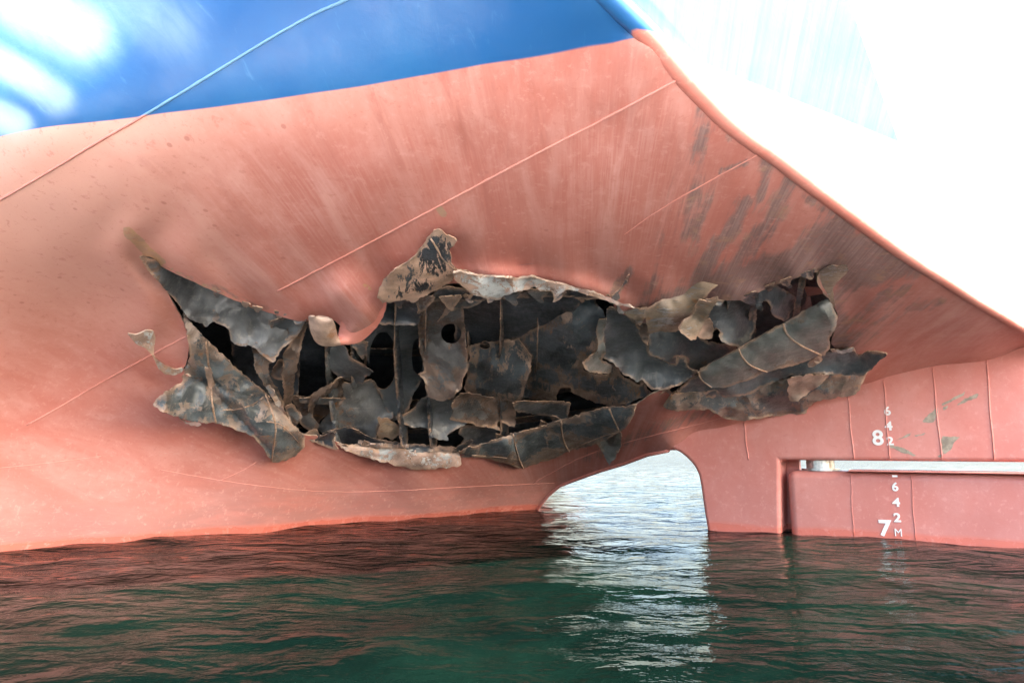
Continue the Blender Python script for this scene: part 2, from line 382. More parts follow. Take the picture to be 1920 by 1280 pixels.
chalk = np.maximum.reduce([np.exp(-(((x-1180)/130)**2+((y-330)/170)**2)), .9*np.exp(-(((x-560)/220)**2+((y-390)/110)**2)), .5*np.exp(-(((x-860)/160)**2+((y-330)/160)**2)),
                           .8*np.exp(-(((x-480)/150)**2+((y-500)/70)**2)), .8*gl(x, y, [(1600, 620), (1850, 600)], 60, 1), .5*gl(x, y, [(1000, 880), (1180, 800)], 50, 1), .9*gl(x, y, [(640, 540), (690, 590), (665, 630)], 40, 1)])
attr(hull, 'chalk', chalk)
attr(hull, 'lit_left', np.clip(band(x, 620, 60)*band(y, 760, 380)*band(y, 150, 260)+.35*band(x, 1000, 600)*band(y, 300, 200), 0, 1))  # upper left painted paler, standing in for light falling on it
attr(hull, 'spots', band(y, 700, 560)*band(y, 140, 200))
sc = np.zeros_like(x)
for line, wd, a in [([(1325, 200), (1310, 320), (1290, 430)], 24, .50), ([(1440, 285), (1425, 370)], 14, .55), ([(1400, 380), (1340, 470), (1290, 560)], 18, .62), ([(1330, 340), (1300, 480)], 14, .42),
                    ([(1480, 340), (1440, 420), (1370, 500), (1250, 560)], 22, .55), ([(1580, 430), (1480, 490), (1350, 535), (1210, 600)], 26, .78), ([(1700, 485), (1600, 470), (1500, 500)], 30, .85),
                    ([(1215, 610), (1290, 560), (1420, 545), (1530, 500)], 24, .8), ([(1600, 520), (1690, 490)], 30, .75), ([(1640, 480), (1560, 560), (1575, 640)], 26, .62), ([(1680, 520), (1580, 640)], 20, .45), ([(1560, 400), (1440, 500)], 24, .45),
                    ([(1700, 540), (1600, 640)], 25, .45), ([(1380, 555), (1560, 492), (1690, 484)], 24, .8), ([(1660, 470), (1560, 440), (1500, 500)], 22, .6), ([(1180, 510), (1150, 550)], 9, .7), ([(1230, 520), (1200, 590)], 14, .5), ([(330, 512), (420, 545), (500, 580)], 8, .45), ([(1100, 860), (1240, 800), (1420, 740)], 16, .45), ([(940, 880), (1080, 830)], 12, .35),
                    ([(1260, 330), (1240, 470), (1210, 560)], 12, .35), ([(1760, 560), (1600, 640)], 14, .35), ([(1350, 322), (1400, 305)], 6, .6), ([(1500, 360), (1545, 395)], 12, .45), ([(1365, 225), (1365, 260)], 9, .5)]:
    sc = np.maximum(sc, gl(x, y, line, wd*1.35, a))
attr(hull, 'scrape', sc)
oc = np.maximum.reduce([gl(x, y, [(240, 434), (268, 462), (300, 492)], 13, .95), gl(x, y, [(822, 390), (832, 402)], 8, .9), gl(x, y, [(683, 535), (695, 540)], 6, .9), gl(x, y, [(300, 495), (380, 533), (480, 577)], 5, .7)])
oc = np.maximum(oc, .62*np.exp(-(segdist(HOLE, x, y)/6)**2)*(.6+.4*np.sin(x*.03)))
attr(hull, 'ochre', oc)
gz = np.maximum.reduce([gl(x, y, [(0, 1000), (120, 995), (200, 985)], 14, .9), gl(x, y, [(60, 885), (90, 890)], 5, 1), gl(x, y, [(520, 920), (640, 922)], 4, .8), gl(x, y, [(300, 850), (370, 845)], 4, .6)])
attr(hull, 'graze', gz)
stn = np.zeros_like(x)
for line, wd, a in [([(828, 128), (850, 200), (885, 300), (905, 350)], 9, .9), ([(905, 350), (930, 440), (960, 520)], 16, .8), ([(690, 150), (715, 230), (750, 310)], 14, .6), ([(915, 115), (930, 200), (950, 290)], 9, .6),
                    ([(985, 105), (1005, 200), (1030, 300)], 10, .7), ([(1100, 120), (1250, 100)], 40, .5), ([(1230, 170), (1270, 300), (1240, 480)], 26, .6), ([(1380, 380), (1340, 480)], 16, .6), ([(1300, 330), (1250, 500)], 18, .6),
                    ([(560, 180), (640, 330)], 12, .4), ([(400, 330), (470, 420), (540, 470)], 10, .4), ([(270, 300), (400, 380)], 9, .35), ([(820, 430), (900, 480), (1000, 500)], 30, .5), ([(1050, 160), (1180, 230)], 40, .4)]:
    stn = np.maximum(stn, gl(x, y, line, wd, a))
attr(hull, 'stain', stn)
attr(hull, 'glare', np.maximum.reduce([.46*gl(x, y, [(-40, -60), (60, 10), (160, 60)], 85, 1), .44*gl(x, y, [(-60, 80), (60, 150), (110, 185)], 42, 1), .7*gl(x, y, [(-80, 190), (30, 235)], 34, 1), .3*gl(x, y, [(150, -40), (330, 60)], 90, 1), .25*gl(x, y, [(40, 380), (220, 620)], 150, 1)*band(y, 800, 500)]))  # pale patches painted in for sun glare on the upper left
solid(hull, .022)

def surf(px, py, off=0.0):
    px = np.asarray(px, float); py = np.asarray(py, float)
    return at(px, py, Dh(px, py)+dents(px, py)+off)
def line_on(pts, seg=10):
    out = []
    for i in range(len(pts)-1):
        a = np.array(pts[i], float); b = np.array(pts[i+1], float); k = max(1, int(np.hypot(*(b-a))/seg))
        out += [a+(b-a)*j/k for j in range(k)]
    out.append(np.array(pts[-1], float)); return np.array(out)

# raised weld seams on the shell
def seam(pts, r, mat=None, parent=hull, off=-.002, wob=.6):
    q = line_on(soft(pts, .25, False), 7)
    w = np.array([noise.noise(Vector((p[0]*.05, p[1]*.05, 3)))*wob for p in q])
    r *= .7; P3 = surf(q[:, 0], q[:, 1]+w, off)
    o = tube('weld_seam', P3, lambda t: r*(.75+.5*abs(noise.noise(Vector((t*40, r*90, 1))))), None, mat or M_BEAD, 7)
    child(o, parent); return o
seam([(-60, 405), (0, 375), (100, 317), (180, 268), (265, 220), (380, 150), (500, 76), (590, 25), (655, -2), (740, -45)], .015)
seam([(520, 546), (620, 494), (720, 441), (820, 388), (920, 334), (1020, 281), (1130, 225), (1270, 150)], .014)
seam([(1170, 440), (1240, 390), (1330, 340), (1420, 291)], .008)
seam([(50, 797), (110, 764), (180, 722), (260, 678), (348, 631)], .012)
seam([(0, 877), (90, 868), (190, 855)], .007)
seam([(300, 880), (440, 905), (580, 921), (700, 922), (900, 911), (1040, 905)], .006)
seam([(400, 905), (450, 885), (480, 866)], .005)
seam([(1000, 905), (1100, 850), (1200, 822), (1350, 785), (1500, 742)], .010)

# rounded edge between shell and transom
kq = line_on(soft(KN, .25, False), 12)
KP = np.array([at(a, b, kD(a, b)) for a, b in kq])
ext = KP[0]-KP[6]; ext = ext/np.linalg.norm(ext)
KT = [KP[0]+ext*d for d in (6, 4.5, 3, 2, 1.2, .6, .25)]
KALL = KT+list(KP)
hdir = np.array([.86, .52, 0.0]); nrm = np.array([.484, -.80, -.62]); nrm /= np.linalg.norm(nrm)
rail = tube('rounded_edge_plate', [Vector(p)+Vector((.042, .022, .03)) for p in KALL], .062, None, M_RED, 14); child(rail, ship, 'pale rounded edge where the side meets the transom')

# transom
c0 = np.array([3.72, 5.72, 2.56]); cdir = np.array([-.98, -1.10, .65])
nk = len(KALL); V = []; Fc = []; cols = 120
base = []
for p in KALL:
    # length of the horizontal line up to the corner line (2-D intersection in the transom's own plane)
    A = np.array([[hdir[0], -cdir[0]], [hdir[1]*.5+hdir[2], -(cdir[1]*.5+cdir[2])]]); 
    sol = np.linalg.lstsq(np.stack([hdir, -cdir], 1), c0-p, rcond=None)[0]
    base.append(sol[0])
skip = [b_ < .05 for b_ in base]
for i, p in enumerate(KALL):
    L = max(base[i], .02)
    dp = (nrm@(ka-p))/nrm[1]                       # lay the rows into the transom's plane just off the rounded edge
    for j in range(cols+1): V.append(p+hdir*L*j/cols+np.array([0, .012+dp*min(1, L*j/cols/.5), 0]))
    e = p+hdir*L+np.array([0, dp*min(1, L/.5), 0])
    for j in range(1, 6): V.append(e+np.array([-.25, 1.0, .10])*j*.5*(1 if L > .9 else .0)+np.array([0, .012, 0]))
W = cols+6
for i in range(nk-1):
    if skip[i] or skip[i+1]: continue
    for j in range(W-1): Fc.append((i*W+j, (i+1)*W+j, (i+1)*W+j+1, i*W+j+1))
transom = mesh_from('transom', V, Fc, None, [M_HULL, M_EDGE]); child(transom, ship, 'sunlit raked transom, red below and blue above')
Vt = np.array(V)
attr(transom, 'st', np.stack([Vt[:, 0]*.9, Vt[:, 2]*.5, Vt[:, 1]*.1], -1)); z0 = np.zeros(len(Vt))
attr(transom, 'chalk', z0+.9); attr(transom, 'lit_left', z0); attr(transom, 'spots', z0); attr(transom, 'ochre', z0); attr(transom, 'graze', z0); attr(transom, 'stain', z0); attr(transom, 'glare', z0+.25)  # transom paled all over to paint in its overexposed sunlight
tsc = z0.copy()
for q, a in [((1362, 190), .8), ((1420, 250), .7), ((1440, 262), .8), ((1470, 290), .8), ((1590, 350), .7), ((1600, 380), .7), ((1665, 430), .8), ((1700, 455), .9), ((1560, 330), .5)]:
    c = np.array(q, float); ax, bz = ray(*c); D = (nrm@ka-nrm[2]*EYE)/(nrm[0]*ax+nrm[1]+nrm[2]*bz); c3 = at(c[0], c[1], D)
    d = Vt-c3; tsc = np.maximum(tsc, a*np.exp(-((d@np.array([.86, .52, 0]))/.07)**2-((d[:, 2])/.16)**2))
attr(transom, 'scrape', tsc)
solid(transom, .02)
# upper shell above the frame, shell forward of the frame and far side: the rest of the stern
topx = np.arange(-120, 1066, 40.0)
row = at(topx, np.full_like(topx, -60.0), Dh(topx, np.full_like(topx, -60.0)))
V = []; Fc = []
for k, (dy, dz) in enumerate([(0, 0), (.05, .5), (.05, 1.5), (-.1, 3), (-.2, 5.5)]):
    for i, p in enumerate(row):
        q = p+np.array([0, dy, dz]); V.append(q)
n = len(row)
for k in range(4):
    for i in range(n-1): Fc.append((k*n+i, k*n+i+1, (k+1)*n+i+1, (k+1)*n+i))
up = mesh_from('upper_shell', V, Fc, None, [M_RED]); child(up, ship)
lefty = np.arange(-62, 1076, 30.0); lx_ = np.full_like(lefty, -120.0)
row = at(lx_, lefty, Dh(lx_, lefty))
row = np.vstack([[row[0]+np.array([0, 0, 5.5])], row]); V = []; Fc = []
for k, (dx, dy) in enumerate([(0, 0), (-2, .1), (-6, .6), (-14, 2), (-30, 3)]):
    for i, p in enumerate(row):
        f = k/4.0; wide = row[0].copy(); q = p.copy(); q[1] = q[1]*(1-f)+(6.6)*f; V.append(q+np.array([dx, dy, 0]))
n = len(row)
for k in range(4):
    for i in range(n-1): Fc.append((k*n+i, (k+1)*n+i, (k+1)*n+i+1, k*n+i+1))
fw = mesh_from('forward_shell', V, Fc, None, [M_RED]); child(fw, ship)
low = np.array([(1965, 705), (1800, 727), (1600, 764), (1470, 803), (1350, 842), (1253, 844), (1214, 852), (1169, 869), (1126, 882), (1084, 897), (1050, 910), (1028, 928), (1008, 953), (985, 985)], float)
row = surf(low[:, 0], low[:, 1]); row[-1, 2] = -.6
V = []; Fc = []
for k, (d, up_) in enumerate([(0, 0), (.5, .03), (1.5, .35), (3.5, 1.3), (6, 2.6)]):
    for i, p in enumerate(row):
        fz = 1.0 if i < 10 else max(.15, 1-(i-9)*.22)
        V.append(p+(np.array([.05*d*2.6, 2.6*d, up_*.22+.03*d]) if i >= 9 else np.array([.03*d*1.6, 1.6*d, up_*.35+.03*d]) if i == 8 else np.array([(.0 if i == 8 else -.45 if i >= 5 else -.12)*d, .9*d, up_*1.2])))
n = len(row)
for k in range(4):
    for i in range(n-1): Fc.append((k*n+i, (k+1)*n+i, (k+1)*n+i+1, k*n+i+1))
far = mesh_from('far_shell', V, Fc, None, [M_RED]); child(far, ship)
# keel edge along the arch
child(tube('stern_edge', surf(low[5:, 0], low[5:, 1]), .03, None, M_RED, 10), ship)

# ------------------------------------------------------------------ torn plates
def piece(name, poly, off=0.2, mat='dark', bulge=(), crumple=.035, th=.010, rghn=1.2, step=6, holes=(), label=None, parent=ship, edge=None, sf=.12, bend=1.0):
    sd = abs(hash((poly[0][0], poly[0][1], len(poly)))) % 97
    out = rough(soft(poly, sf), rghn*1.5, 3.0, True, sd)
    hs = [rough([(cx+rx*math.cos(a), cy+ry*math.sin(a)) for a in np.linspace(0, 2*math.pi, 26)[:-1]], .5, 4) for cx, cy, rx, ry in holes]
    V2, T = triangulate(out, hs, step); x, y = V2[:, 0], V2[:, 1]
    if isinstance(off, (int, float)): o = np.full(len(x), float(off))
    elif len(off) < 3:
        (x1, y1, o1), (x2, y2, o2) = off; t = ((x-x1)*(x2-x1)+(y-y1)*(y2-y1))/((x2-x1)**2+(y2-y1)**2); o = o1+(o2-o1)*np.clip(t, -.2, 1.2)
    else: o = tps_fit([(a, b) for a, b, c in off], [c for a, b, c in off])(x, y)
    if not isinstance(off, (int, float)): o = np.clip(o, min(c for a, b, c in off)-.05, max(c for a, b, c in off)+.05)
    o = np.where(o > 0, o*1.45, o)
    for ax, ay, bx, by, wd, amp in bulge:
        vx, vy = bx-ax, by-ay; L = math.hypot(vx, vy); s = ((x-ax)*(-vy)+(y-ay)*vx)/L
        along = ((x-ax)*vx+(y-ay)*vy)/L
        e = np.clip(1-np.maximum(np.maximum(-along, along-L), 0)/wd, 0, 1)
        o = o-amp*np.sqrt(np.clip(1-(s/wd)**2, 0, 1))*e
    if crumple:
        o = o+crumple*np.array([noise.noise(Vector((a*.018, b*.018, sd)))*1.6+abs(noise.noise(Vector((a*.026, b*.026, sd+5))))*2.4+noise.noise(Vector((a*.06, b*.06, sd)))*.5 for a, b in zip(x, y)])
    size = math.sqrt(max(1.0, abs(sum(poly[i][0]*poly[(i+1) % len(poly)][1]-poly[(i+1) % len(poly)][0]*poly[i][1] for i in range(len(poly))))/2))
    o_in = o.copy()
    if bend:
        rb = random.Random(sd*13+1); an = rb.uniform(-.9, .9); cx0, cy0 = x.mean(), y.mean()
        sx = ((x-cx0)*math.sin(an)+(y-cy0)*math.cos(an))/size; amp = bend*min(.24, size*.0055*.34)*rb.choice((1, 1, -1))
        sy = ((x-cx0)*math.cos(an)-(y-cy0)*math.sin(an))/size
        o = o-amp*(1.1*sx*sx+.5*sx+1.5*abs(sx-rb.uniform(-.3, .3))+.9*rb.choice((1, -1))*abs(sy+.5*sx-rb.uniform(-.35, .35)))
        dr = segdist(out, x, y)
        nz = np.array([noise.noise(Vector((a*.03, b*.03, sd+9))) for a, b in zip(x, y)])
        o = o-bend*(.022+.10*nz)*np.exp(-(dr/7)**2)
        if o_in.mean() < .01: o = np.minimum(o, o_in+.012)      # thrown outward: never dips back through the shell
    ob = mesh_from(name, at(x, y, Dh(x, y)+o), T, None, [M[mat], edge or M_EDGE]); child(ob, parent, label)
    attr(ob, 'st', np.stack([x*.006+sd, y*.006, 0*x], -1))
    attr(ob, 'rim', np.clip(np.minimum(segdist(out, x, y), min([1e9]+[1e9]))/28, 0, 1))
    solid(ob, th)
    ob['_f'] = 0; del ob['_f']
    PIECE[ob.name] = (V2, Dh(x, y)+o)
    return ob
PIECE = {}
def ridge(ob, pts, r=.012, mat=None, name='weld_seam'):
    """bead of weld running over a torn plate: follows that plate's own surface"""
    V2, D = PIECE[ob.name]; q = line_on(soft(pts, .25, False), 6); P3 = []
    for p in q:
        d2 = ((V2-p)**2).sum(1); i = np.argsort(d2)[:4]; wgt = 1/(d2[i]+1); P3.append(at(p[0], p[1], (D[i]*wgt).sum()/wgt.sum()-.004))
    o = tube(name, P3, lambda t: r*(.7+.6*abs(noise.noise(Vector((t*25, r*70, 2))))), None, mat or M_EDGE, 7); child(o, ob); return o

# closed compartment behind the gash
cy_, cx_ = np.meshgrid(np.arange(400, 921, 20.0), np.arange(180, 1761, 20.0), indexing='ij')
ins = np.minimum.reduce([cx_-180, 1760-cx_, cy_-400, 920-cy_])
poly_in = [(230, 440), (300, 440), (720, 520), (1150, 480), (1580, 470), (1640, 500), (1640, 640), (1560, 720), (1300, 750), (1150, 800), (900, 870), (640, 870), (500, 850), (300, 730)]
V2, T = triangulate(dens(poly_in, 18), [], 18.0); xx, yy = V2[:, 0], V2[:, 1]
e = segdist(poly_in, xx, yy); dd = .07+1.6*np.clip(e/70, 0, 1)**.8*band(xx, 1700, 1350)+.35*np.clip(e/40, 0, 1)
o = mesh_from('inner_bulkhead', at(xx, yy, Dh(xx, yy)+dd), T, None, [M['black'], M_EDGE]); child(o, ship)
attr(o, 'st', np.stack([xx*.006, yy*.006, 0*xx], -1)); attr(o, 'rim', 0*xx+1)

# --- frames and plates inside, far to near
rib_rng = random.Random(5)
for bx_ in (612, 660, 742, 800, 880, 940, 1010, 1085, 1160, 1235, 1300, 1365):
    sl = (bx_-1000)*-.05
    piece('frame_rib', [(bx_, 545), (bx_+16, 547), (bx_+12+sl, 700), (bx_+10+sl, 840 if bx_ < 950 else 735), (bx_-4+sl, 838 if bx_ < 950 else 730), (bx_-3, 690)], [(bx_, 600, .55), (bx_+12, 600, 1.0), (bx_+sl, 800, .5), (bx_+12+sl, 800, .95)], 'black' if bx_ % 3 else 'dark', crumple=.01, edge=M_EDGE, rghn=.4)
for ya, yb in ((650, 640), (745, 728), (800, 775)):
    piece('stringer', [(560, ya), (800, ya+6), (1000, yb+4), (1240, yb-25), (1242, yb-15), (1000, yb+16), (800, ya+19), (562, ya+11)], [(600, ya, .85), (1200, yb, .8), (800, ya+18, 1.15)], 'dark', crumple=.01, rghn=.5)
piece('web_frame', [(690, 570), (815, 570), (822, 650), (795, 705), (780, 730), (762, 775), (734, 790), (705, 720), (676, 640)], .75, 'dark', step=7, holes=[(718, 676, 26, 54), (783, 668, 11, 34)], crumple=.015)
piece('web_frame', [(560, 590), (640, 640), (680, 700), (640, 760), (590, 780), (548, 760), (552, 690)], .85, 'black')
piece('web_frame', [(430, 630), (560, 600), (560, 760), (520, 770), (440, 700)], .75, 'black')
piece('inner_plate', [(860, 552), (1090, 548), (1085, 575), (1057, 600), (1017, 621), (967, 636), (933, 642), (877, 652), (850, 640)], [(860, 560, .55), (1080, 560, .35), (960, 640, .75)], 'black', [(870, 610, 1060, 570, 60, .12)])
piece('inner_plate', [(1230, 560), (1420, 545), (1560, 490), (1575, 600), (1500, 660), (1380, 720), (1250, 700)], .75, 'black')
piece('stiffener', [(1412, 540), (1424, 540), (1410, 690), (1392, 690)], .45, 'dark')
piece('stiffener', [(1503, 500), (1514, 500), (1490, 640), (1478, 640)], .5, 'dark')
piece('tank_plate', [(785, 560), (868, 556), (872, 640), (878, 689), (869, 706), (864, 729), (847, 748), (821, 752), (805, 746), (799, 729), (794, 712), (782, 700), (796, 694), (788, 660), (784, 619)], [(790, 570, .55), (870, 570, .5), (830, 750, .28)], 'brown', [(835, 560, 832, 750, 60, .10)], holes=[(846, 625, 19, 19)], label='rust brown plate with a round hole')
piece('stringer', [(706, 560), (792, 560), (791, 592), (782, 610), (706, 609)], .38, 'black', crumple=.0, edge=M_STEEL)
piece('bracket', [(818, 605), (830, 590), (845, 560), (905, 558), (902, 568), (880, 577), (850, 583)], .22, 'grey', label='thin bent fin under the folded lip')
piece('tank_plate', [(865, 735), (968, 753), (967, 800), (950, 796), (936, 790), (932, 798), (940, 808), (918, 801), (897, 799), (870, 792), (841, 786), (852, 770), (846, 760)], [(870, 740, .35), (960, 760, .35), (900, 800, .18)], 'brown')
piece('tank_plate', [(862, 796), (900, 798), (950, 806), (940, 835), (886, 836), (864, 832), (870, 822), (861, 813)], .32, 'grey')
piece('tank_plate', [(960, 752), (1070, 752), (1062, 788), (1020, 778), (965, 772)], .28, 'grey')
piece('tank_plate', [(740, 785), (774, 768), (796, 743), (841, 744), (870, 765), (880, 785), (872, 796), (850, 808), (838, 816), (841, 826), (822, 822), (805, 819), (802, 802), (790, 799), (776, 802)], [(760, 780, .40), (870, 780, .42), (820, 822, .2)], 'grey', [(818, 745, 826, 820, 14, .04)])
piece('tank_plate', [(641, 718), (672, 716), (700, 710), (717, 743), (736, 768), (738, 784), (712, 788), (706, 813), (710, 829), (684, 820), (670, 812), (664, 803), (655, 801), (639, 803), (630, 809), (602, 811), (594, 802), (613, 777), (627, 768), (644, 743)], [(650, 720, .5), (730, 770, .45), (650, 805, .2)], 'grey')
piece('torn_plate', [(641, 706), (646, 722), (641, 742), (627, 768), (602, 788), (592, 806), (580, 790), (578, 757), (585, 738), (616, 722)], [(641, 710, .3), (580, 770, .4), (610, 740, .22)], 'brown')
piece('torn_plate', [(618, 647), (645, 645), (658, 672), (681, 684), (702, 698), (686, 706), (681, 718), (672, 720), (644, 712), (627, 701), (611, 687)], [(625, 650, .45), (700, 700, .25), (640, 710, .35)], 'dark')
piece('torn_plate', [(655, 640), (690, 640), (686, 660), (680, 675), (672, 664), (664, 655)], .3, 'dark')
piece('torn_plate', [(588, 745), (545, 742), (560, 770), (565, 800), (590, 812), (600, 800), (585, 780)], .35, 'brown')
piece('bracket', [(707, 783), (729, 785), (742, 793), (754, 803), (750, 815), (735, 825), (722, 817), (709, 828), (706, 813), (712, 800)], [(707, 785, .05), (754, 803, .14), (715, 826, .10)], 'gold', label='small ochre bracket at the bottom of the gash')
piece('torn_plate', [(874, 650), (900, 643), (945, 638), (968, 634), (981, 645), (998, 672), (990, 710), (982, 735), (974, 759), (948, 750), (925, 756), (897, 751), (885, 740), (869, 731), (876, 705), (871, 689), (883, 672), (878, 660)], [(880, 655, .42), (990, 670, .3), (920, 750, .12)], 'flake', holes=[(909, 648, 10, 7)], label='blue black plate with tan flaked edges')
piece('torn_plate', [(966, 634), (1017, 610), (1057, 590), (1078, 556), (1112, 556), (1135, 590), (1128, 640), (1118, 662), (1096, 675), (1094, 696), (1113, 702), (1140, 704), (1141, 688), (1152, 681), (1164, 688), (1163, 703), (1181, 712), (1200, 723), (1201, 708), (1211, 710), (1214, 727), (1224, 737), (1190, 752), (1150, 763), (1141, 761), (1120, 756), (1096, 747), (1071, 735), (1069, 727), (1054, 725), (1043, 738), (1044, 758), (1020, 753), (975, 745), (988, 705), (997, 672), (980, 645)],
      [(980, 640, .42), (1100, 570, .38), (1200, 740, .03), (1050, 740, .08), (1000, 740, .18)], 'flake', [(1080, 590, 1040, 720, 45, .07)], label='large mottled plate with keyhole cutouts in its edge')
piece('torn_plate', [(1140, 572), (1186, 594), (1208, 640), (1218, 649), (1215, 664), (1240, 675), (1266, 685), (1268, 668), (1287, 670), (1290, 690), (1311, 695), (1282, 719), (1250, 729), (1224, 731), (1212, 722), (1205, 712), (1195, 716), (1166, 699), (1150, 680), (1128, 670), (1132, 620)], [(1150, 590, .55), (1210, 640, .4), (1300, 695, .02), (1220, 728, .02), (1140, 680, .25)], 'dark', step=6)
piece('bent_flange', [(1122, 600), (1138, 596), (1132, 630), (1136, 660), (1128, 676), (1150, 684), (1144, 700), (1116, 701), (1098, 694), (1093, 680), (1106, 668), (1122, 655), (1118, 625)], [(1125, 600, .2), (1100, 690, -.12), (1145, 695, .02)], 'roll', label='tan flange curling out of the opening')
piece('torn_plate', [(1208, 606), (1240, 600), (1300, 612), (1321, 640), (1386, 650), (1345, 680), (1312, 697), (1291, 690), (1287, 671), (1268, 668), (1265, 685), (1216, 664), (1218, 648)], [(1215, 620, .4), (1380, 650, .25), (1300, 690, .1)], 'dark')
piece('torn_plate', [(1336, 560), (1414, 550), (1416, 610), (1405, 652), (1386, 652), (1350, 640), (1349, 618), (1341, 612), (1338, 622), (1328, 630), (1318, 600)], [(1345, 570, .35), (1412, 570, .5), (1380, 650, .12)], 'dark', [(1355, 560, 1350, 640, 30, .08)])
piece('torn_flap', [(1318, 600), (1332, 596), (1338, 612), (1337, 634), (1318, 636), (1306, 628)], .05, 'tan')
piece('torn_plate', [(1411, 548), (1450, 532), (1500, 560), (1473, 604), (1458, 596), (1445, 589), (1446, 572), (1434, 563), (1427, 567), (1430, 585), (1418, 578), (1412, 566)], [(1415, 560, .2), (1480, 560, .5), (1470, 600, .2)], 'dark')
piece('web_frame', [(262, 478), (330, 500), (480, 560), (575, 585), (569, 615), (548, 640), (528, 652), (515, 680), (492, 668), (473, 648), (452, 650), (430, 638), (429, 619), (418, 608), (400, 603), (388, 611), (374, 604), (352, 598), (335, 570), (300, 530), (276, 505)], [(270, 485, .12), (560, 590, .6), (400, 600, .22), (350, 520, .40)], 'grey', [(380, 560, 520, 640, 80, .06)], bend=.35, label='grey frame plate with a scalloped lower edge')
piece('torn_plate', [(505, 604), (512, 622), (536, 640), (560, 625), (575, 600), (545, 590)], .28, 'dark')
piece('torn_plate', [(471, 647), (493, 655), (517, 676), (503, 682), (504, 706), (522, 730), (536, 760), (524, 764), (500, 728), (480, 695)], [(475, 650, .15), (520, 680, .2), (520, 740, .05)], 'brown')
piece('torn_plate', [(506, 706), (520, 676), (536, 670), (540, 716), (524, 712)], .35, 'brown')
piece('bracket', [(577, 606), (568, 636), (559, 677), (556, 696), (550, 728), (546, 763), (531, 762), (533, 740), (530, 712), (529, 672), (538, 652), (552, 630), (560, 604)], [(570, 610, .25), (530, 690, .05), (556, 700, .12), (538, 760, .05)], 'brown', [(566, 610, 540, 760, 14, .05)], label='twisted upright strut')
piece('torn_plate', [(533, 762), (548, 758), (570, 782), (560, 790), (552, 800), (538, 780)], .12, 'dark')

# --- plates thrown outward, in front of the shell
roll1 = piece('rolled_plate', [(341, 585), (352, 598), (378, 626), (420, 668), (465, 710), (493, 734), (521, 762), (552, 796), (572, 819), (571, 838), (555, 855), (532, 865), (509, 867), (493, 838), (471, 816), (437, 802), (406, 793), (381, 793), (336, 784), (302, 770), (286, 760), (293, 746), (319, 729), (341, 716), (343, 698), (352, 682), (356, 660), (352, 630)],
      [(345, 600, .16), (420, 670, .22), (560, 800, .10), (290, 758, -.30), (400, 790, -.04), (510, 865, -.05), (350, 690, .0)], 'flakeroll', [(300, 755, 560, 838, 64, .42), (360, 620, 530, 800, 46, .24)], .05, .02, label='large mottled plate rolled back on itself', step=5)
ridge(roll1, [(386, 640), (392, 690), (396, 730), (398, 760), (405, 793)], .013)
ridge(roll1, [(498, 740), (510, 770), (518, 800), (514, 830), (509, 864)], .012)
ridge(roll1, [(418, 768), (445, 768), (475, 758), (493, 745)], .009)
ridge(roll1, [(500, 790), (530, 795), (560, 830)], .007)
piece('steel_curl', [(383, 690), (395, 688), (406, 730), (400, 735), (390, 726)], -.12, 'tan', parent=ship)
for k in range(7):
    a = 505+k*6; b = 726+k*10
    piece('steel_strand', [(a-8, b-2), (a+2, b-5), (a+10, b+12), (a+6, b+20), (a-1, b+9)], -.05-.02*(k % 3), 'pale', crumple=.05, th=.006, parent=ship)
piece('torn_flap', [(334, 783), (352, 790), (378, 792), (372, 799), (350, 796)], -.12, 'tan')
ribbon = piece('torn_strip', [(238, 625), (256, 628), (275, 619), (288, 621), (292, 632), (289, 655), (288, 664), (296, 676), (312, 686), (330, 693), (343, 690), (341, 698), (325, 704), (308, 701), (298, 692), (290, 676), (284, 664), (272, 652), (255, 645)],
      [(238, 625, -.42), (288, 622, -.22), (286, 664, -.34), (342, 694, .02), (305, 700, -.15)], 'pale', crumple=.0, th=.014, bend=.3, edge=M_PALEEDGE, label='thin strip of plate peeled away in a hook', rghn=.4)
red_strip = piece('torn_strip', [(290, 668), (297, 674), (312, 684), (330, 691), (343, 688), (340, 696), (325, 702), (309, 699), (299, 690)],
      [(290, 664, -.36), (342, 692, -.01), (305, 695, -.18)], 'pale', crumple=.0, th=.004, bend=0, label='red painted foot of the peeled strip', rghn=.3, step=4)
red_strip.data.materials[0] = M_RED
# stripped plate standing up over the hole
pk = piece('torn_flap', [(707, 557), (711, 538), (720, 523), (747, 501), (776, 482), (792, 460), (804, 444), (815, 431), (824, 431), (833, 437), (857, 451), (851, 459), (844, 467), (846, 493), (854, 505), (877, 508), (889, 516), (877, 518), (852, 520), (849, 527), (832, 535), (812, 548), (792, 557), (773, 568), (762, 563), (747, 563), (730, 567), (716, 567)],
      [(707, 557, -.02), (760, 520, -.10), (820, 432, -.05), (857, 451, -.14), (850, 520, -.10), (760, 565, -.02)], 'stripe', [(722, 565, 850, 430, 60, .13)], .02, label='tan and black mottled flap standing up above the gash')
ridge(pk, [(808, 448), (822, 470), (828, 485), (846, 500), (856, 508)], .009)
lip = piece('folded_lip', [(849, 513), (862, 509), (885, 515), (933, 520), (978, 521), (1001, 519), (1017, 525), (1060, 533), (1102, 545), (1144, 559), (1172, 570), (1190, 578), (1170, 574), (1130, 561), (1085, 548), (1064, 542), (1057, 547), (1043, 556), (1034, 545), (1024, 544), (1012, 546), (1004, 536), (984, 544), (961, 550), (941, 556), (936, 563), (913, 560), (888, 553), (871, 541), (854, 527)],
      [(850, 515, -.13), (1000, 522, -.15), (1185, 576, -.06), (890, 553, -.24), (1000, 540, -.2), (936, 562, -.22)], 'pale', (), .025, .018, edge=M_PALEEDGE, label='pale folded lip along the top of the gash', rghn=1.0, step=5)
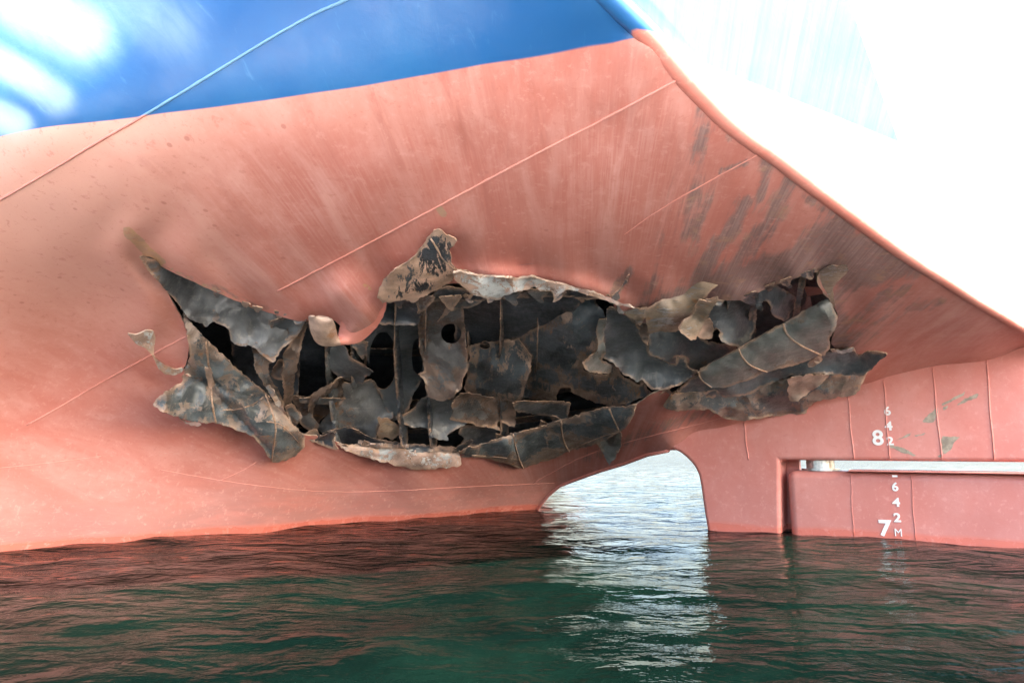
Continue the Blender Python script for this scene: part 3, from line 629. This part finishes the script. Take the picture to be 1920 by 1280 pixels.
piece('inner_plate', [(830, 536), (900, 548), (1040, 545), (1070, 540), (1150, 556), (1110, 562), (1060, 556), (960, 560), (860, 566), (800, 565)], .16, 'black', step=6)
def ribbon_strip(name, secs, label, mats, flip, nu=60, nv=14, belly=.05, th=.018):
    """strip of plate swept through cross-sections (edge a, edge b), each given as x, y and distance off the shell"""
    A = np.array([q[0] for q in secs], float); B = np.array([q[1] for q in secs], float); n = len(secs)
    def cr(Q, t):
        i = min(int(t), n-2); f = t-i; p0, p1, p2, p3 = Q[max(i-1, 0)], Q[i], Q[i+1], Q[min(i+2, n-1)]
        return .5*((2*p1)+(-p0+p2)*f+(2*p0-5*p1+4*p2-p3)*f*f+(-p0+3*p1-3*p2+p3)*f**3)
    V = []; st = []; rim = []
    for u in range(nu+1):
        t = (n-1)*u/nu; a = cr(A, t); b = cr(B, t)
        for v in range(nv+1):
            f = v/nv; q = a+(b-a)*f; jag = .9*noise.noise(Vector((u*.5, v*.01, 4))) if v in (0, nv) else 0
            off_ = q[2]-belly*math.sin(math.pi*f)*min(1, t/1.5); V.append(at(q[0]+jag, q[1]+jag, Dh(np.array([q[0]]), np.array([q[1]]))[0]+off_)); st.append((u*.02, v*.03, 0)); rim.append(min(f, 1-f)*1.6)
    Fc = []
    for u in range(nu):
        for v in range(nv): k = u*(nv+1)+v; Fc.append((k, k+1, k+nv+2, k+nv+1))
    o = mesh_from(name, V, Fc, None, list(mats)+[M_PALEEDGE]); child(o, ship, label)
    attr(o, 'st', st); attr(o, 'rim', rim)
    mi = [0 if (k//nv)/nu*(n-1) < flip else 1 for k in range(len(Fc))]; o.data.polygons.foreach_set('material_index', mi)
    solid(o, th, 0.0, 1 if len(mats) == 2 else 1); return o
curl = ribbon_strip('curled_tongue', [((646, 556, .02), (724, 556, .03)), ((644, 576, -.04), (724, 572, -.02)), ((641, 596, -.10), (717, 594, -.10)), ((638, 612, -.16), (702, 616, -.20)), ((636, 624, -.22), (674, 640, -.33)),
      ((634, 632, -.30), (642, 645, -.44)), ((631, 625, -.38), (614, 648, -.52)), ((627, 607, -.42), (594, 641, -.54)), ((621, 597, -.40), (583, 620, -.48)), ((600, 593, -.34), (579, 592, -.38))],
      'red plate tongue curled into a roll with its tan back showing', [M_RED, M['tan']], 5.0)
piece('torn_flap', [(1146, 556), (1160, 545), (1181, 511), (1175, 530), (1160, 548), (1163, 558), (1152, 566)], -.12, 'grey')
# ochre fringe, dragged metal right of centre
piece('bent_edge', [(1166, 586), (1186, 580), (1215, 575), (1262, 548), (1300, 528), (1335, 524), (1350, 532), (1330, 548), (1318, 565), (1300, 584), (1288, 600), (1272, 622), (1231, 622), (1217, 626), (1214, 610), (1210, 594), (1205, 606), (1199, 612), (1190, 600)],
      [(1180, 590, -.05), (1335, 528, .085), (1260, 550, .085), (1217, 626, -.10), (1272, 622, -.05), (1300, 580, -.04), (1250, 585, -.17)], 'gold', [(1215, 622, 1320, 535, 34, .10)], .03, bend=.3, label='ochre crumpled edge dragged over the opening', step=5)
piece('hanging_strip', [(1304, 573), (1311, 562), (1330, 566), (1347, 560), (1342, 570), (1335, 580), (1321, 607), (1312, 622), (1304, 637), (1296, 639), (1288, 632), (1279, 626), (1271, 615), (1279, 601), (1296, 590)],
      [(1311, 562, -.02), (1347, 560, -.02), (1296, 638, -.22), (1275, 612, -.18)], 'gold', [(1325, 562, 1290, 635, 24, .10)], .01, label='tan strip hanging from the upper edge', step=4)
piece('torn_crest', [(1312, 562), (1330, 560), (1347, 558), (1345, 564), (1330, 571), (1313, 567)], -.1, 'pale', crumple=.03)
piece('torn_edge', [(1538, 507), (1560, 498), (1600, 498), (1580, 520), (1560, 540), (1567, 580), (1553, 560), (1535, 538), (1532, 520)], -.012, 'gold', crumple=.01, bend=0)
piece('inner_plate', [(1180, 590), (1220, 600), (1215, 650), (1206, 640), (1196, 615)], .12, 'brown')

tr = random.Random(11)
HL = line_on([(262, 481), (310, 541), (347, 611), (354, 659), (345, 690)], 1)
edges_ = [([(575, 818), (640, 842), (760, 856), (870, 852), (985, 824), (1120, 786), (1196, 760)], 20, -1, (8, 30)), ([(1224, 737), (1262, 740), (1330, 735)], 3, -1, (6, 14)),
          ([(1150, 566), (1190, 598), (1240, 602), (1310, 572), (1389, 563), (1450, 536), (1530, 509)], 10, 1, (6, 20)), ([(400, 547), (480, 580), (575, 602)], 5, 1, (4, 10)), ([(725, 565), (860, 560), (1000, 548), (1120, 556)], 9, 1, (8, 26))]
for pl_, cnt, sg_, (h0, h1) in edges_:
    L_ = line_on(pl_, 2)
    for k in range(cnt):
        i = int(len(L_)*(k+.2+.6*tr.random())/cnt); p = L_[min(i, len(L_)-2)]; t_ = L_[min(i+1, len(L_)-1)]-p; t_ = t_/(np.hypot(*t_)+1e-6); n_ = np.array([-t_[1], t_[0]])*sg_
        if n_[1]*sg_ < 0: n_ = -n_
        hh = tr.uniform(h0, h1); bw = tr.uniform(.5, 1.1)*hh+6; ln = tr.uniform(-.6, .6)*hh
        pts = [p-t_*bw-n_*5, p-t_*bw*.6+n_*hh*.35, p+t_*(ln-2)+n_*hh, p+t_*(ln+4)+n_*hh*.9, p+t_*bw*.35+n_*hh*.5, p+t_*bw-n_*5]
        tip = p+t_*ln+n_*hh; oo = tr.uniform(-.06, .16)
        piece('torn_shard', [tuple(q_) for q_ in pts], [(p[0], p[1], .02), (tip[0], tip[1], oo)], tr.choice(['dark', 'grey', 'brown', 'black', 'flake']), crumple=.03, step=4, rghn=1.0)

# lower rolled lip, left part
piece('rolled_lip', [(571, 815), (605, 815), (622, 822), (644, 833), (680, 832), (720, 838), (757, 842), (810, 846), (858, 846), (864, 858), (866, 869), (858, 875), (841, 877), (820, 877), (799, 881), (780, 881), (768, 878), (735, 870), (700, 861), (670, 852), (647, 845), (636, 836), (622, 828), (605, 820), (575, 820)],
      [(575, 818, .02), (650, 840, -.05), (858, 848, .06), (866, 870, -.14), (780, 880, -.20), (700, 840, .05), (780, 845, .06)], 'pale', [(650, 842, 860, 862, 24, .10)], .02, label='light grey plate rolled outward below the gash', step=5)
piece('torn_plate', [(640, 800), (668, 806), (700, 822), (770, 832), (860, 838), (855, 850), (760, 846), (700, 840), (650, 838), (600, 815)], .12, 'black')
piece('broken_pipe', [(672, 824), (700, 829), (735, 832), (768, 834), (766, 839), (720, 839), (690, 836), (670, 831)], [(672, 826, .02), (768, 836, -.01), (720, 830, .02)], 'pale', [(670, 828, 768, 836, 6, .03)], .0, edge=M_STEEL)
r6 = piece('rolled_plate', [(858, 848), (878, 840), (910, 832), (962, 813), (1010, 802), (1052, 788), (1100, 772), (1144, 762), (1170, 764), (1196, 757), (1190, 775), (1176, 800), (1163, 808), (1130, 828), (1065, 847), (1045, 858), (1010, 868), (979, 878), (954, 871), (925, 862), (903, 858), (875, 854)],
      [(860, 849, .0), (1050, 790, .10), (1196, 757, .0), (980, 877, -.10), (1176, 800, -.06)], 'flakeroll', [(870, 850, 960, 842, 26, .16), (950, 843, 1190, 776, 42, .34)], .02, .018, label='mottled plate rolled into a half pipe at the lower edge', step=5)
ridge(r6, [(962, 813), (966, 835), (972, 858), (981, 878)], .016)
ridge(r6, [(1052, 788), (1053, 810), (1058, 830), (1067, 846)], .016)
ridge(r6, [(1142, 765), (1148, 780), (1155, 795), (1160, 806)], .014)
ridge(r6, [(885, 853), (940, 857), (975, 862)], .005); ridge(r6, [(1066, 845), (1110, 825), (1160, 808)], .005)
piece('torn_flap', [(1112, 826), (1135, 822), (1158, 806), (1166, 812), (1162, 842), (1152, 860), (1142, 873), (1136, 862), (1126, 842)], [(1115, 828, -.08), (1165, 812, -.16), (1142, 872, -.14)], 'roll', [(1160, 808, 1143, 872, 14, .05)], label='pointed tongue hanging under the rolled plate', step=4)

# lower right bundle of long torn plates
piece('long_torn_plate', [(1244, 763), (1250, 748), (1261, 738), (1300, 736), (1400, 722), (1500, 705), (1618, 690), (1624, 704), (1615, 721), (1608, 735), (1601, 742), (1575, 745), (1545, 749), (1528, 753), (1520, 758), (1511, 775), (1480, 778), (1444, 782), (1410, 786), (1387, 789), (1354, 784), (1331, 769), (1297, 768), (1267, 773)],
      [(1244, 762, -.18), (1600, 700, -.14), (1610, 740, -.28), (1390, 788, -.32), (1420, 730, -.10), (1300, 740, -.12)], 'flakeroll', [(1260, 762, 1600, 725, 30, .12)], .05, .018, label='lowest long torn plate with a wavy tan edge', step=5)
piece('long_torn_plate', [(1264, 746), (1275, 728), (1300, 705), (1400, 690), (1500, 672), (1556, 659), (1601, 652), (1606, 664), (1612, 668), (1629, 657), (1664, 664), (1652, 674), (1641, 687), (1630, 695), (1618, 704), (1590, 703), (1556, 701), (1520, 702), (1480, 705), (1449, 716), (1425, 727), (1404, 742), (1337, 746), (1295, 749)],
      [(1264, 746, -.16), (1560, 665, -.10), (1664, 662, -.24), (1618, 703, -.30), (1400, 742, -.26), (1420, 700, -.10), (1300, 715, -.08)], 'dark', (), .03, .018, label='long dark plate ending in a jagged point', step=5)
piece('torn_flap', [(1476, 712), (1494, 704), (1530, 702), (1556, 703), (1546, 714), (1534, 723), (1517, 735), (1508, 744), (1497, 752), (1482, 751), (1477, 740), (1476, 732), (1481, 721)], [(1480, 710, -.28), (1550, 704, -.30), (1490, 750, -.40)], 'tan', (), .02, label='tan tongue hanging from the long dark plate', step=4)
r7 = piece('rolled_plate', [(1309, 696), (1345, 675), (1385, 654), (1425, 630), (1469, 606), (1512, 580), (1552, 558), (1562, 575), (1571, 595), (1566, 618), (1555, 634), (1557, 651), (1545, 668), (1539, 665), (1500, 682), (1438, 697), (1400, 714), (1362, 726), (1331, 726), (1314, 713)],
      [(1310, 697, -.04), (1552, 560, .10), (1570, 595, -.03), (1545, 667, -.20), (1362, 727, -.24), (1440, 697, -.22)], 'roll', [(1318, 712, 1560, 612, 54, .34)], .02, .02, label='smooth grey plate rolled into a wide trough', step=5, rghn=.8)
ridge(r7, [(1469, 606), (1472, 622), (1484, 636), (1505, 650), (1528, 660), (1540, 666)], .013)
ridge(r7, [(1385, 654), (1390, 668), (1405, 684), (1422, 692), (1438, 697)], .012)
ridge(r7, [(1309, 696), (1312, 708), (1322, 718), (1334, 726)], .011)
piece('steel_curl', [(1512, 682), (1522, 676), (1530, 668), (1541, 668), (1540, 678), (1528, 686), (1518, 688)], -.32, 'pale', crumple=.04)
piece('torn_edge', [(1557, 654), (1580, 656), (1600, 650), (1604, 658), (1580, 664), (1560, 661)], -.2, 'pale', crumple=.02)

# ------------------------------------------------------------------ rudder horn and rudder
def slab(name, outline, th, mat, parent, bev=.05, label=None, seg=4, back=0.0):
    """closed plate body: outline on the near face, extruded th metres across the ship"""
    bm = bmesh.new(); vs = []
    for q in outline:
        p = q if len(q) == 3 else rpt(*q)
        vs.append(bm.verts.new(Vector(p)+Vector(rnorm)*back))
    f = bm.faces.new(vs); bm.normal_update()
    r = bmesh.ops.extrude_face_region(bm, geom=[f]); nv = [v for v in r['geom'] if isinstance(v, bmesh.types.BMVert)]
    bmesh.ops.translate(bm, verts=nv, vec=Vector(rnorm)*th)
    bmesh.ops.recalc_face_normals(bm, faces=bm.faces[:])
    me = bpy.data.meshes.new(name); bm.to_mesh(me); bm.free()
    o = link(me, name, None, [mat], False); child(o, parent, label)
    b = o.modifiers.new('bevel', 'BEVEL'); b.width = bev; b.segments = seg; b.limit_method = 'ANGLE'; b.angle_limit = math.radians(25)
    me.shade_smooth(); o.modifiers.new('wn', 'WEIGHTED_NORMAL')
    return o
ARCH = [(1233, 833), (1253, 837), (1275, 848), (1286, 857), (1295, 866), (1303, 877), (1309, 890), (1313, 910), (1316, 932), (1320, 960), (1325, 990)]
def down(px, py, z):
    p = rpt(px, py).copy(); p[2] = z; return p
horn_out = [rpt(a, b) for a, b in ARCH]+[down(1325, 990, -1.2), down(1464, 1000, -1.2)]+[rpt(1464, 1000), rpt(1462, 862)]
zg = rpt(1470, 862)[2]
horn_out += [down(1700, 862, zg), down(1920, 862, zg), down(2060, 862, zg), rpt(2060, 600), rpt(1920, 620), rpt(1700, 680), rpt(1500, 735), rpt(1300, 795)]
horn = slab('rudder_horn', horn_out, .62, M_RED, ship, .07, 'red fixed skeg and headbox carrying the rudder', 6)
zr = rpt(1600, 884)[2]
rud = bpy.data.objects.new('rudder', None); COL.objects.link(rud); child(rud, ship, 'red rudder blade at the waterline')
bl_out = [down(1481, 1000, zr), down(1700, 1000, zr), down(1920, 1020, zr), down(2060, 1030, zr), down(2060, 1030, -1.2), down(1481, 1000, -1.2)]
bl = slab('rudder_blade', bl_out, .56, M_RED, rud, .10, None, 8, .03)
zt = rpt(1600, 881)[2]
pl = slab('top_plate', [down(1592, 881, zr+.004), down(1592, 881, zr+.022), down(2060, 881, zr+.022), down(2060, 881, zr+.004)], .5, M_RED, rud, .004, None, 2, -.05)
# rudder stock / pintle in the gap
def cyl(name, c, r, z0, z1, mat, parent, n=28):
    V = []; Fc = []
    for z in (z0, z1):
        for k in range(n): V.append((c[0]+r*math.cos(2*math.pi*k/n), c[1]+r*math.sin(2*math.pi*k/n), z))
    for k in range(n): Fc.append((k, (k+1) % n, n+(k+1) % n, n+k))
    Fc.append(tuple(range(n))[::-1]); Fc.append(tuple(n+k for k in range(n)))
    o = mesh_from(name, V, Fc, None, [mat], False); child(o, parent); return o
c = rpt(1530, 865)+rnorm*.3
cyl('rudder_stock', c, .17, zr-.05, zg+.05, M_STEEL, rud); cyl('stock_collar', c, .23, zr+.001, zr+.03, M_STEEL, rud)
post = slab('rudder_post', [down(1456, 900, zg), down(1488, 900, zg), down(1488, 900, -1.2), down(1456, 900, -1.2)], .12, M_RED, ship, .01, None, 2, .42)
# plate seams on horn and rudder
def vseam(px0, py0, px1, py1, r, parent, back=0.0):
    P3 = [rpt(px0+(px1-px0)*t+.8*math.sin(t*9), py0+(py1-py0)*t)+rnorm*(back-.001) for t in np.linspace(0, 1, 14)]
    child(tube('weld_seam', P3, r, None, M_RED, 7), parent)
vseam(1395, 792, 1403, 862, .009, horn)
for a in [(1590, 742, 1601, 862), (1657, 714, 1668, 862), (1748, 690, 1766, 862), (1849, 668, 1864, 862)]: vseam(*a, .0075, horn)
for a in [(1594, 888, 1600, 1005), (1708, 890, 1716, 1012)]: vseam(*a, .005, rud, .03)
# chipped paint patches on the headbox
def chips(pts, parent=horn, sd=1):
    out = rough(soft(pts, .15), 1.5, 3, True, sd); V2, T = triangulate(out, [], 5)
    V3 = np.array([rpt(a, b)-rnorm*.003 for a, b in V2])
    o = mesh_from('chipped_patch', V3, T, None, [M_CHIP, M_CHIP]); child(o, parent)
for k, pts in enumerate([[(1729, 790), (1742, 776), (1757, 762), (1760, 775), (1752, 790), (1738, 793)], [(1764, 757), (1790, 744), (1811, 732), (1806, 742), (1790, 750), (1768, 761)], [(1794, 758), (1812, 745), (1835, 737), (1830, 746), (1812, 753), (1797, 760)],
                         [(1768, 764), (1779, 758), (1777, 766), (1770, 769)], [(1766, 817), (1780, 819), (1802, 818), (1790, 826), (1784, 842), (1772, 850), (1766, 848)], [(1680, 824), (1700, 815), (1711, 808), (1705, 817), (1690, 823)],
                         [(1665, 832), (1690, 838), (1718, 852), (1712, 855), (1690, 847), (1668, 838)], [(1757, 855), (1766, 850), (1764, 858)], [(1712, 818), (1740, 809), (1730, 815)]]):
    chips(pts, sd=k+2)
# draft marks
def mark(ch, px, py, hpx, parent, back, wide=1.0):
    cu = bpy.data.curves.new('t', 'FONT'); cu.body = ch; cu.align_x = 'CENTER'; cu.align_y = 'CENTER'; cu.extrude = .002; cu.offset = {'M': .0, '8': .022, '-': .0}.get(ch, .030)
    tmp = bpy.data.objects.new('t', cu); COL.objects.link(tmp); bpy.context.view_layer.update()
    me = bpy.data.meshes.new_from_object(tmp); bpy.data.objects.remove(tmp)
    co = np.array([v.co[:] for v in me.vertices]); lo, hi = co.min(0), co.max(0)
    h = abs(rpt(px, py-hpx/2)[2]-rpt(px, py+hpx/2)[2]); s = h/(hi[1]-lo[1]); cc = (lo+hi)/2
    c = rpt(px, py)+rnorm*(back-.004)
    for v, q in zip(me.vertices, co):
        v.co = Vector(c+rdir*(q[0]-cc[0])*s*wide+np.array([0, 0, 1])*(q[1]-cc[1])*s-rnorm*q[2])
    o = link(me, 'draft_mark', None, [M_WHITE], False); child(o, parent, 'white %s' % ({'-': 'dash', 'M': 'letter M'}.get(ch, 'number '+ch))); return o
mark('6', 1664, 770, 17, horn, 0); mark('4', 1666, 798, 17, horn, 0, 1.1); mark('2', 1669, 826, 16, horn, 0, 1.1); mark('8', 1646, 820, 29, horn, 0)
mark('-', 1678, 892, 3.4, rud, -.02, 1.0); mark('6', 1678, 912, 17, rud, .03); mark('4', 1680, 941, 17, rud, .03, 1.1); mark('2', 1682, 970, 17, rud, .03, 1.1); mark('M', 1684, 998, 14, rud, .03, .9); mark('7', 1660, 990, 31, rud, .03, 1.05)

# ------------------------------------------------------------------ water
def water_mat():
    m = NT('harbour_water'); P = m.pos()
    n1 = m.noise(m.scale(P, (1, 1.6, 1), rot=(0, 0, .25)), 3.2, 4, .55, .3); n2 = m.noise(m.scale(P, (1, 1.5, 1), rot=(0, 0, -.3)), 9, 3, .5, .2)
    n3 = m.noise(P, .5, 3)
    h = m.math('ADD', m.math('MULTIPLY', m.noise(m.scale(P, (1, 1.7, 1), rot=(0, 0, .1)), 1.3, 3, .5, .4), 1.6), m.math('ADD', m.math('MULTIPLY', n1, .5), m.math('MULTIPLY', n2, .17)))
    col = m.mix(m.ramp(n3, .35, .65), (.0007, .0027, .0022), (.0014, .0054, .0038))
    m.b.inputs['IOR'].default_value = 1.2; m.b.inputs['Specular Tint'].default_value = (.85, 1, 1, 1)
    return m.out(col, .045, m.bump(h, .8, .07), spec=.085)
M_WATER = water_mat()
def wave(x, y):
    return (.035*noise.noise(Vector((x*.55+3, y*.8, 1)))+.032*noise.noise(Vector((x*1.5+y*.4, y*2.1, 5)))+.009*noise.noise(Vector((x*3.7-y, y*4.6, 9))))
ys = [1.2*(1.022**k) for k in range(190)]; ys = [v for v in ys if v < 60]+[80, 120, 200, 400, 900, 2500, 9000]
ts = np.linspace(-1.25, 1.25, 260); V = []; Fc = []
for yv in ys:
    for t in ts:
        xv = t*yv; amt = 1 if yv < 25 else max(0, 1-(yv-25)/30)
        V.append((xv, yv, wave(xv, yv)*amt if amt > 0 else 0))
n = len(ts)
for i in range(len(ys)-1):
    for j in range(n-1): Fc.append((i*n+j, i*n+j+1, (i+1)*n+j+1, (i+1)*n+j))
b = len(V)
V += [(-9000, -2500, 0), (9000, -2500, 0), (-11250, 9000, -.001), (11250, 9000, -.001)]
V += [(-1.5, 1.2, 0), (1.5, 1.2, 0)]
Fc += [(b, b+1, b+5, b+4), (b, b+4, b+2), (b+1, b+3, b+5)]
water = mesh_from('water', [(v[0], v[1], v[2]) for v in V], Fc, None, [M_WATER]); water['kind'] = 'structure'

# unseen concrete deck added behind and under the camera, bouncing sunlight onto the hull
M_CONC = plain('bounce_concrete', (.55, .53, .49), .85, 0, .004, .15)
bm = bmesh.new(); bmesh.ops.create_cube(bm, size=1); bmesh.ops.scale(bm, vec=(26, 9, 1.2), verts=bm.verts); bmesh.ops.translate(bm, vec=(0, -3.3, -.25), verts=bm.verts)
me = bpy.data.meshes.new('bounce_deck'); bm.to_mesh(me); bm.free(); q = link(me, 'bounce_deck', None, [M_CONC], False); q['kind'] = 'structure'
